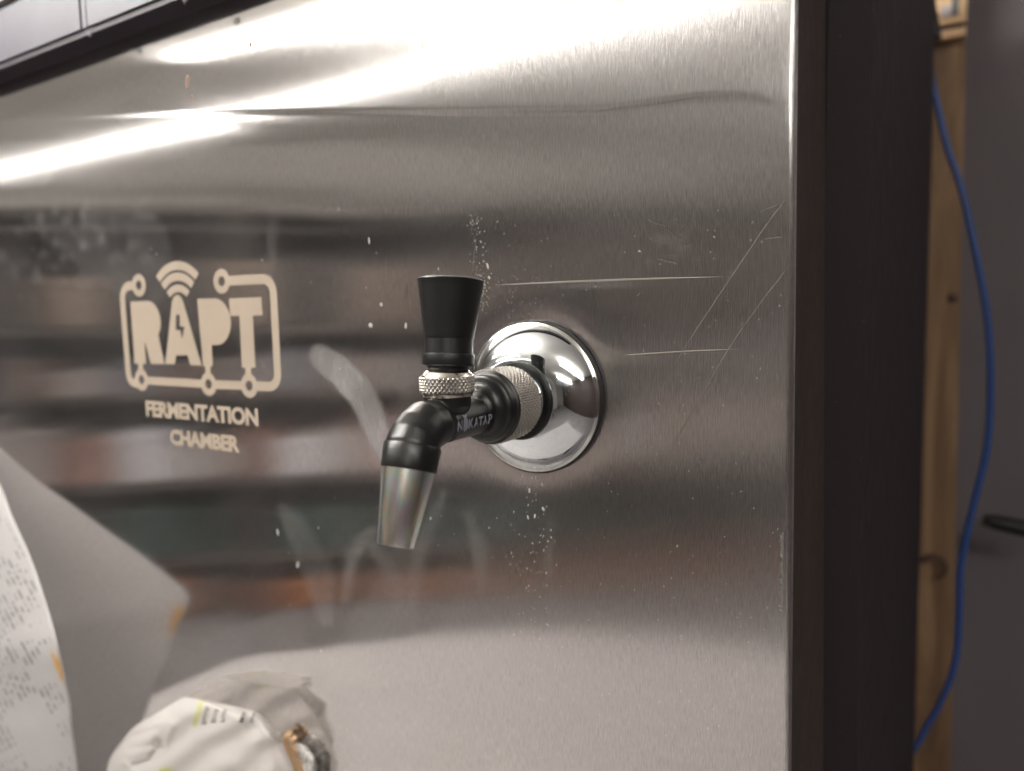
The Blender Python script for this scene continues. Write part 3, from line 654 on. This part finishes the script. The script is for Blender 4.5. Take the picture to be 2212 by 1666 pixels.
# ------------------------------------------------------------------ papers at the lower left
def translucent(t, f, c):
    tr = t.n('ShaderNodeBsdfTranslucent'); mx = t.n('ShaderNodeMixShader'); mx.inputs[0].default_value = f
    t.l(c, tr.inputs[0]); t.l(t.b.outputs[0], mx.inputs[1]); t.l(tr.outputs[0], mx.inputs[2])
    out = [n for n in t.t.nodes if n.type == 'OUTPUT_MATERIAL'][0]; t.l(mx.outputs[0], out.inputs[0])
M_paper = mat('printed_white_paper', (0.80, 0.79, 0.76), 0.6); t = NT(M_paper)
def paper_nodes(t, cols, lines, ang):
    uv = t.n('ShaderNodeUVMap'); mp = t.n('ShaderNodeMapping'); mp.inputs['Rotation'].default_value = (0, 0, ang); t.l(uv.outputs[0], mp.inputs[0])
    sp_ = t.n('ShaderNodeSeparateXYZ'); t.l(mp.outputs[0], sp_.inputs[0])
    v = t.math('MULTIPLY', sp_.outputs[1], lines); row = t.math('FLOOR', v); fr = t.math('FRACT', v)
    inl = t.math('MULTIPLY', t.math('GREATER_THAN', fr, 0.28), t.math('LESS_THAN', fr, 0.66))
    cb = t.n('ShaderNodeCombineXYZ'); t.l(t.math('MULTIPLY', sp_.outputs[0], cols), cb.inputs[0]); t.l(t.math('MULTIPLY', row, 7.31), cb.inputs[1])
    wn = t.n('ShaderNodeTexNoise'); wn.inputs['Scale'].default_value = 1.0; wn.inputs['Detail'].default_value = 4; wn.inputs['Roughness'].default_value = 0.8; t.l(cb.outputs[0], wn.inputs['Vector'])
    word = t.math('GREATER_THAN', wn.outputs['Fac'], 0.50)
    cb2 = t.n('ShaderNodeCombineXYZ'); t.l(t.math('MULTIPLY', sp_.outputs[0], cols*0.22), cb2.inputs[0]); t.l(t.math('MULTIPLY', t.math('FLOOR', t.math('MULTIPLY', row, 0.24)), 3.7), cb2.inputs[1])
    w2 = t.n('ShaderNodeTexNoise'); w2.inputs['Scale'].default_value = 1.0; t.l(cb2.outputs[0], w2.inputs['Vector'])
    para = t.math('GREATER_THAN', w2.outputs['Fac'], 0.46)
    return t.math('MULTIPLY', t.math('MULTIPLY', inl, word), para), sp_
ink, sx = paper_nodes(t, 6, 8.8, 0.0)
at2 = t.n('ShaderNodeAttribute', attribute_name='mark')
back = t.n('ShaderNodeAttribute', attribute_name='blank')
ge = t.n('ShaderNodeNewGeometry'); sn = t.n('ShaderNodeSeparateXYZ'); t.l(ge.outputs['Normal'], sn.inputs[0])
ink = t.math('MULTIPLY', ink, t.math('LESS_THAN', sn.outputs[1], 0.0))      # printed on the front face only
inkf = t.math('MULTIPLY', t.math('MULTIPLY', ink, 0.85), t.math('SUBTRACT', 1.0, back.outputs['Fac']))
c1 = t.mix(at2.outputs['Fac'], (0.70, 0.685, 0.685), (0.78, 0.50, 0.12))
t.set('Base Color', t.mix(inkf, c1, (0.02, 0.02, 0.025)))
translucent(t, 0.58, c1)

def grid_obj(name, G, m, uvs, attrs, thick=0.0001):
    nz_, nx_ = len(G), len(G[0]); vs_ = [tuple(p) for r_ in G for p in r_]
    fs_ = [(i*nx_+j, i*nx_+j+1, (i+1)*nx_+j+1, (i+1)*nx_+j) for i in range(nz_-1) for j in range(nx_-1)]
    me_ = bpy.data.meshes.new(name); me_.from_pydata(vs_, [], fs_); me_.update()
    uvl = me_.uv_layers.new(name='UVMap')
    for l_ in me_.loops: i, j = divmod(l_.vertex_index, nx_); uvl.data[l_.index].uv = uvs(i/(nz_-1), j/(nx_-1))
    for nm, fn in attrs.items():
        a_ = me_.attributes.new(nm, 'FLOAT', 'POINT'); a_.data.foreach_set('value', [fn(i/(nz_-1), j/(nx_-1)) for i in range(nz_) for j in range(nx_)])
    o_ = link(name, me_, m, None, 180)
    so = o_.modifiers.new('thickness', 'SOLIDIFY'); so.thickness = thick; so.offset = 0
    return o_
def mir(px, py, d_): q_ = at(px, py, d_); q_.y *= -1; return q_
# left sheet: lies against the door out of view on the left, its free right edge curling off the steel
NV, NU = 90, 60
edge = [(-60, 940, 0.004), (0, 1048, 0.0115), (26, 1115, 0.0190), (60, 1190, 0.0257), (84, 1255, 0.0320), (108, 1330, 0.0388), (126, 1398, 0.0432), (139, 1460, 0.0374), (152, 1520, 0.0318), (156, 1570, 0.0278), (166, 1640, 0.0224), (170, 1700, 0.0197), (168, 1800, 0.018), (172, 1950, 0.016)]
ep = smoothpath(edge, 8)
def samp(P_, s): s = s*(len(P_)-1); i = min(int(s), len(P_)-2); return P_[i].lerp(P_[i+1], s-i)
G = []; GP = []
for i in range(NV):
    s = i/(NV-1); e_ = samp(ep, s); row = []; prow = []
    for j in range(NU):
        a = 1-j/(NU-1)
        px, py = e_.x-420*a, e_.y+40*a
        d_ = 0.003 + (e_.z-0.003)*(1-a)**1.2 + 0.004*math.sin(a*PI)*math.sin(s*9+a*3)*(1-a) + 0.012*math.sin(a*PI)*0.5
        row.append(at(px, py, -d_)); prow.append((px, py))
    G.append(row); GP.append(prow)
def mark1(i, j):
    px, py = GP[int(round(i*(NV-1)))][int(round(j*(NU-1)))]
    def el(cx_, cy_, ang, l_, w_):
        dx, dy = px-cx_, py-cy_; a_ = dx*math.cos(ang)+dy*math.sin(ang); b_ = -dx*math.sin(ang)+dy*math.cos(ang)
        return max(0, 1-math.hypot(a_/l_, b_/w_))
    return min(1, el(124, 1340, 1.15, 42, 9)*1.2 + el(126, 1440, 1.25, 42, 7)*1.8)
def uvp(i, j):
    px, py = GP[int(round(i*(NV-1)))][int(round(j*(NU-1)))]; return ((px*0.46+py*0.89)/100, (px*0.89-py*0.46)/100)
def blank(i, j):
    px, py = GP[int(round(i*(NV-1)))][int(round(j*(NU-1)))]; e_ = samp(ep, i)
    return 1.0 if (e_.x-px) < 14 or py < 1120 else 0.0
o = grid_obj('curled_paper_sheet', G, M_paper, uvp, {'mark': mark1, 'blank': blank})
tag(o, 'white printed sheet curling off the steel door at the lower left, fine slanted text', 'paper')

# crumpled sheet: domed front face with printed words along its top edge
M_crump = mat('crumpled_white_paper', (0.80, 0.79, 0.76), 0.6); t = NT(M_crump)
a3 = t.n('ShaderNodeAttribute', attribute_name='mark'); a4 = t.n('ShaderNodeAttribute', attribute_name='ink')
wn = t.noise((900, 900, 500), 1.0, 2)
c1 = t.mix(a3.outputs['Fac'], (0.80, 0.78, 0.765), (0.70, 0.72, 0.30))
t.set('Base Color', t.mix(t.math('MULTIPLY', a4.outputs['Fac'], t.ramp(wn, [(0.4, 0.1), (0.6, 0.9)])), c1, (0.13, 0.13, 0.12)))
translucent(t, 0.68, c1)
def RX(a, b): return (216.9+a*0.2206, 1437+b*0.2206)
YB = -0.012
left = [RX(850, 312), RX(780, 332), RX(560, 465), RX(340, 597), RX(230, 720), RX(110, 880), RX(66, 1000), RX(62, 1060), (228, 1720), (225, 1900), (222, 2050)]
right = [RX(860, 312), RX(1000, 338), RX(1250, 388), RX(1500, 448), RX(1620, 520), RX(1700, 600), RX(1775, 700), RX(1800, 800), (640, 1680), (655, 1800), (670, 2050)]
lpth = smoothpath([Vector((*p, 0)) for p in left], 8); rpth = smoothpath([Vector((*p, 0)) for p in right], 8)
def bydist(P_, yy):
    pass
NV, NU = 110, 110
crease = [((545, 760), (590, 800), 8, 0.0040), ((590, 770), (500, 900), 9, 0.0032), ((480, 940), (320, 985), 7, 0.0030), ((300, 820), (560, 770), 13, 0.0028), ((340, 690), (540, 620), 12, 0.0016), ((1000, 800), (1250, 720), 28, 0.0025), ((1100, 900), (1300, 1000), 30, -0.002),
          ((900, 950), (1500, 880), 35, 0.0014), ((620, 460), (900, 560), 20, 0.0013), ((230, 950), (330, 1037), 9, -0.003), ((1500, 460), (1870, 1037), 16, -0.0042), ((700, 600), (640, 760), 14, -0.0018), ((1200, 1000), (1650, 900), 26, -0.0016), ((900, 700), (1400, 660), 30, -0.0012)]
def segd(p, a, b):
    ax, ay = a; bx, by = b; dx, dy = bx-ax, by-ay; s = max(0, min(1, ((p[0]-ax)*dx+(p[1]-ay)*dy)/(dx*dx+dy*dy))); return math.hypot(p[0]-ax-s*dx, p[1]-ay-s*dy)
G = []; PX = []
for i in range(NV):
    s = (i/(NV-1))**1.15; a_, b_ = samp(lpth, s), samp(rpth, s); row = []; prow = []
    for j in range(NU):
        u_ = j/(NU-1); px, py = a_.x+(b_.x-a_.x)*u_, a_.y+(b_.y-a_.y)*u_
        cxp = ((px-216.9)/0.2206, (py-1437)/0.2206)
        rim = min(1.0, 4.5*min(u_, 1-u_, 10)) ; rim = math.sin(rim*PI/2)
        topr = math.sin(min(1, s*3.0+0.0)*PI/2)
        y_ = YB - 0.012*rim*topr
        for (p0, p1, wd_, amp) in crease:
            dd = segd(cxp, p0, p1)/wd_/3.0
            y_ += amp*math.exp(-dd*dd)*0.42
        y_ += 0.0009*math.sin(cxp[0]/90+cxp[1]/60)*rim
        row.append(at(px, py, y_)); prow.append(cxp)
    G.append(row); PX.append(prow)
def pidx(i, j): return PX[int(round(i*(NV-1)))][int(round(j*(NU-1)))]
def mk(i, j):
    x_, y_ = pidx(i, j); a = max(0, 1-segd((x_, y_), (985, 370), (925, 580))/38); b = max(0, 1-segd((x_, y_), (590, 1030), (680, 1020))/30); return min(1, a*0.9+b*1.1)
def ik(i, j):
    x_, y_ = pidx(i, j)
    if x_ > 1560 and x_ - 1560 > (y_-470)*0.55 : return max(0, min(0.9, (x_-1540)/60))*(1 if y_ < 760 else 0)
    return 0.0
o = grid_obj('crumpled_paper_sheet', G, M_crump, lambda a, b: (b, a), {'mark': mk, 'ink': ik})
CP = thing('crumpled_paper', 'crumpled white paper with upright printed words Batch, Boil, Post near the bottom', 'paper')
o.parent = CP; o.name = 'sheet'
M_ink = mat('black_ink', (0.10, 0.10, 0.10), 0.6)
def paperword(s, cx_, y0, y1, wd_):       # words run up the page
    me_ = fit(text_mesh(s, 10, 0.02, 1.0, 0.0, 2), 0, 1, 0, 1)
    for v in me_.vertices:
        u_, w_ = v.co.x, v.co.y
        a = y1+(y0-y1)*u_; c = cx_ + wd_*(w_-0.5)*-1 + (u_-0.5)*38
        q_ = at(216.9+c*0.2206, 1437+a*0.2206, YB-0.0)
        best = None
        px, py = 216.9+c*0.2206, 1437+a*0.2206
        bi, bj, bd = 0, 0, 1e9
        for i in range(0, 70):
            for j in range(20, NU, 1):
                dd = (PX[i][j][0]-c)**2+(PX[i][j][1]-a)**2
                if dd < bd: bd = dd; bi, bj = i, j
        yy = G[bi][bj].y
        v.co = at(px, py, yy-0.0006)
    me_.update(); link('printed_word', me_, M_ink, CP)
for s, cx_, y0, y1, w_ in (('Batch', 1030, 405, 578, 46), ('Boil', 1120, 435, 562, 46), ('Post', 1210, 430, 556, 46), ('Mas', 1395, 462, 560, 46), ('Spa', 1488, 465, 565, 46)): paperword(s, cx_, y0, y1, -w_)

# torn cardboard with a mottled grey skin, right of the crumpled paper
M_card = mat('tan_cardboard', (0.50, 0.33, 0.19), 0.8); t = NT(M_card)
t.set('Base Color', t.mix(t.noise((1, 1, 1), 120, 5, 0.7), (0.38, 0.23, 0.12), (0.62, 0.44, 0.28))); t.bump(t.noise((1, 1, 1), 400, 3), 0.0006)
M_foil = mat('mottled_grey_skin', (0.5, 0.5, 0.5), 0.5); t = NT(M_foil)
t.set('Base Color', t.ramp(t.noise((1, 1, 1), 170, 5, 0.75), [(0.38, (0.16, 0.145, 0.135)), (0.5, (0.42, 0.40, 0.38)), (0.62, (0.66, 0.65, 0.64))])); t.bump(t.noise((1, 1, 1), 300, 4), 0.0015)
CB = thing('torn_cardboard', 'torn tan cardboard end with mottled grey coating, right of the crumpled paper', 'cardboard')
def slab(outline, y0, y1, m, name, jit=0.0008):
    bm = bmesh.new(); P_ = smoothpath([Vector((*RX(*p), 0)) for p in outline+[outline[0]]], 5)[:-1]
    n_ = len(P_); rings = []
    for k in range(7):
        yy = y0+(y1-y0)*k/6; shr = 1-0.10*math.sin(PI*k/6)*0 - (0.08 if k in (0, 6) else 0)
        c = sum((Vector((p.x, p.y, 0)) for p in P_), Vector())/n_
        rings.append([bm.verts.new(at(c.x+(p.x-c.x)*shr, c.y+(p.y-c.y)*shr, yy)+Vector([random.gauss(0, jit) for _ in range(3)])) for p in P_])
    for a, b in zip(rings, rings[1:]):
        for k in range(n_): bm.faces.new((a[k], b[k], b[(k+1) % n_], a[(k+1) % n_]))
    bm.faces.new(rings[0][::-1]); bm.faces.new(rings[-1]); return link(name, bm, m, CB, 180)
slab([(1700, 770), (1780, 710), (1845, 662), (1890, 700), (1930, 800), (1990, 960), (2040, 1200), (2060, 1600), (1850, 1600), (1760, 900)], -0.0045, -0.0008, M_card, 'cardboard_core')
slab([(1895, 760), (1960, 775), (2030, 820), (2090, 900), (2115, 1000), (2125, 1200), (2140, 1600), (2030, 1600), (1995, 1100), (1950, 900)], -0.005, -0.0008, M_foil, 'grey_skin', 0.0004)

# ------------------------------------------------------------------ behind the fridge, right edge
o = struct(link('wall_behind', boxm(-0.6, 2.6, 0.86, 0.92, -1.3, CEIL), M_drywall))
def xw(z_, a): return a - 0.029*z_
ST = thing('wall_stud', 'blurred upright pine stud between the fridge side and grey wall', 'wooden stud', (0, 0, 0))
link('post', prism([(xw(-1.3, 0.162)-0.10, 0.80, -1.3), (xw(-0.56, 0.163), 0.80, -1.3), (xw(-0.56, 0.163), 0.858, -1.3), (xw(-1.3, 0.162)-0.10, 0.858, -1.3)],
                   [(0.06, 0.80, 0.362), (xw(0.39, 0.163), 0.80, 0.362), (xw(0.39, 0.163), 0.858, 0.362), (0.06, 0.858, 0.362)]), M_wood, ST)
link('knot', lathe(bmesh.new(), [(0, 0.006), (0.0015, 0.005), (0.002, 0)], at(2058, 645, 0.80), (0, -1, 0), 16), M_hook, ST, 60)
PB = thing('pine_block', 'pale pine block with white and grey marks above the wooden stud', 'wooden block', (0, 0, 0))
zA, zB_ = at(2060, 84, 0.79).z, at(2060, 66, 0.79).z
xL, xR = at(2022, 40, 0.79).x, at(2088, 40, 0.79).x
link('base_ledge', boxm(xL-0.03, xR, 0.785, 0.857, zA, zA+0.010, 0.002), M_woodl, PB)
link('dark_joint', boxm(xL-0.03, xR-0.003, 0.79, 0.857, zA+0.0102, zA+0.016), M_hook, PB)
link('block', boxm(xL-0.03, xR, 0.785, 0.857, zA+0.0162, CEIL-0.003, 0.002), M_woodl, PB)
a, b = at(2032, 38, 0.785), at(2054, 12, 0.785); link('white_mark', boxm(a.x, b.x, 0.782, 0.7845, a.z, b.z), M_white, PB)
a, b = at(2056, 34, 0.785), at(2072, -40, 0.785); link('grey_mark', boxm(a.x, b.x, 0.781, 0.7845, a.z, b.z), mat('slate_grey', (0.10, 0.12, 0.14), 0.5), PB)
cab = [(2010, 160), (2022, 215), (2047, 320), (2072, 392), (2094, 480), (2112, 565), (2127, 645), (2137, 730), (2140, 833), (2136, 933), (2126, 1000), (2107, 1075), (2089, 1153), (2075, 1233), (2073, 1313), (2069, 1390), (2055, 1460), (2027, 1528), (2002, 1568), (1980, 1610), (1940, 1660)]
bm = bmesh.new(); sweep(bm, smoothpath([at(a, b, 0.64) for a, b in cab], 5), 0.0033, 14)
tag(link('blue_cable', bm, M_cable, None, 60), 'blue cable hanging in a loose bow in front of the wooden stud', 'cable')
bm = bmesh.new(); sweep(bm, smoothpath([at(a, b, 0.785) for a, b in ((1990, 1214), (2004, 1204), (2022, 1203), (2036, 1212), (2042, 1228), (2036, 1244), (2020, 1250))], 5), [0.0038*(1-0.5*i/30) for i in range(31)], 10)
tag(link('rusty_hook', bm, M_hook, None, 60), 'small dark curved hook on the pine stud beside the fridge', 'hook')
bm = bmesh.new(); sweep(bm, [at(2122, 1122, 0.78), at(2150, 1128, 0.78), at(2260, 1152, 0.78)], [0.006, 0.0095, 0.010], 14)
tag(link('black_bar', bm, M_bar, None, 60), 'short black bar crossing the grey wall at the far right edge', 'bar')
bm = bmesh.new(); sweep(bm, smoothpath([at(a, b, 0.62) for a, b in ((1985, -60), (1998, 0), (2012, 40), (2028, 88))], 5), [0.012*(1-0.75*i/15) for i in range(16)], 12)
tag(link('dark_strap', bm, M_bar, None, 60), 'dark tapering strap end hanging beside the pale pine block, top right', 'strap')
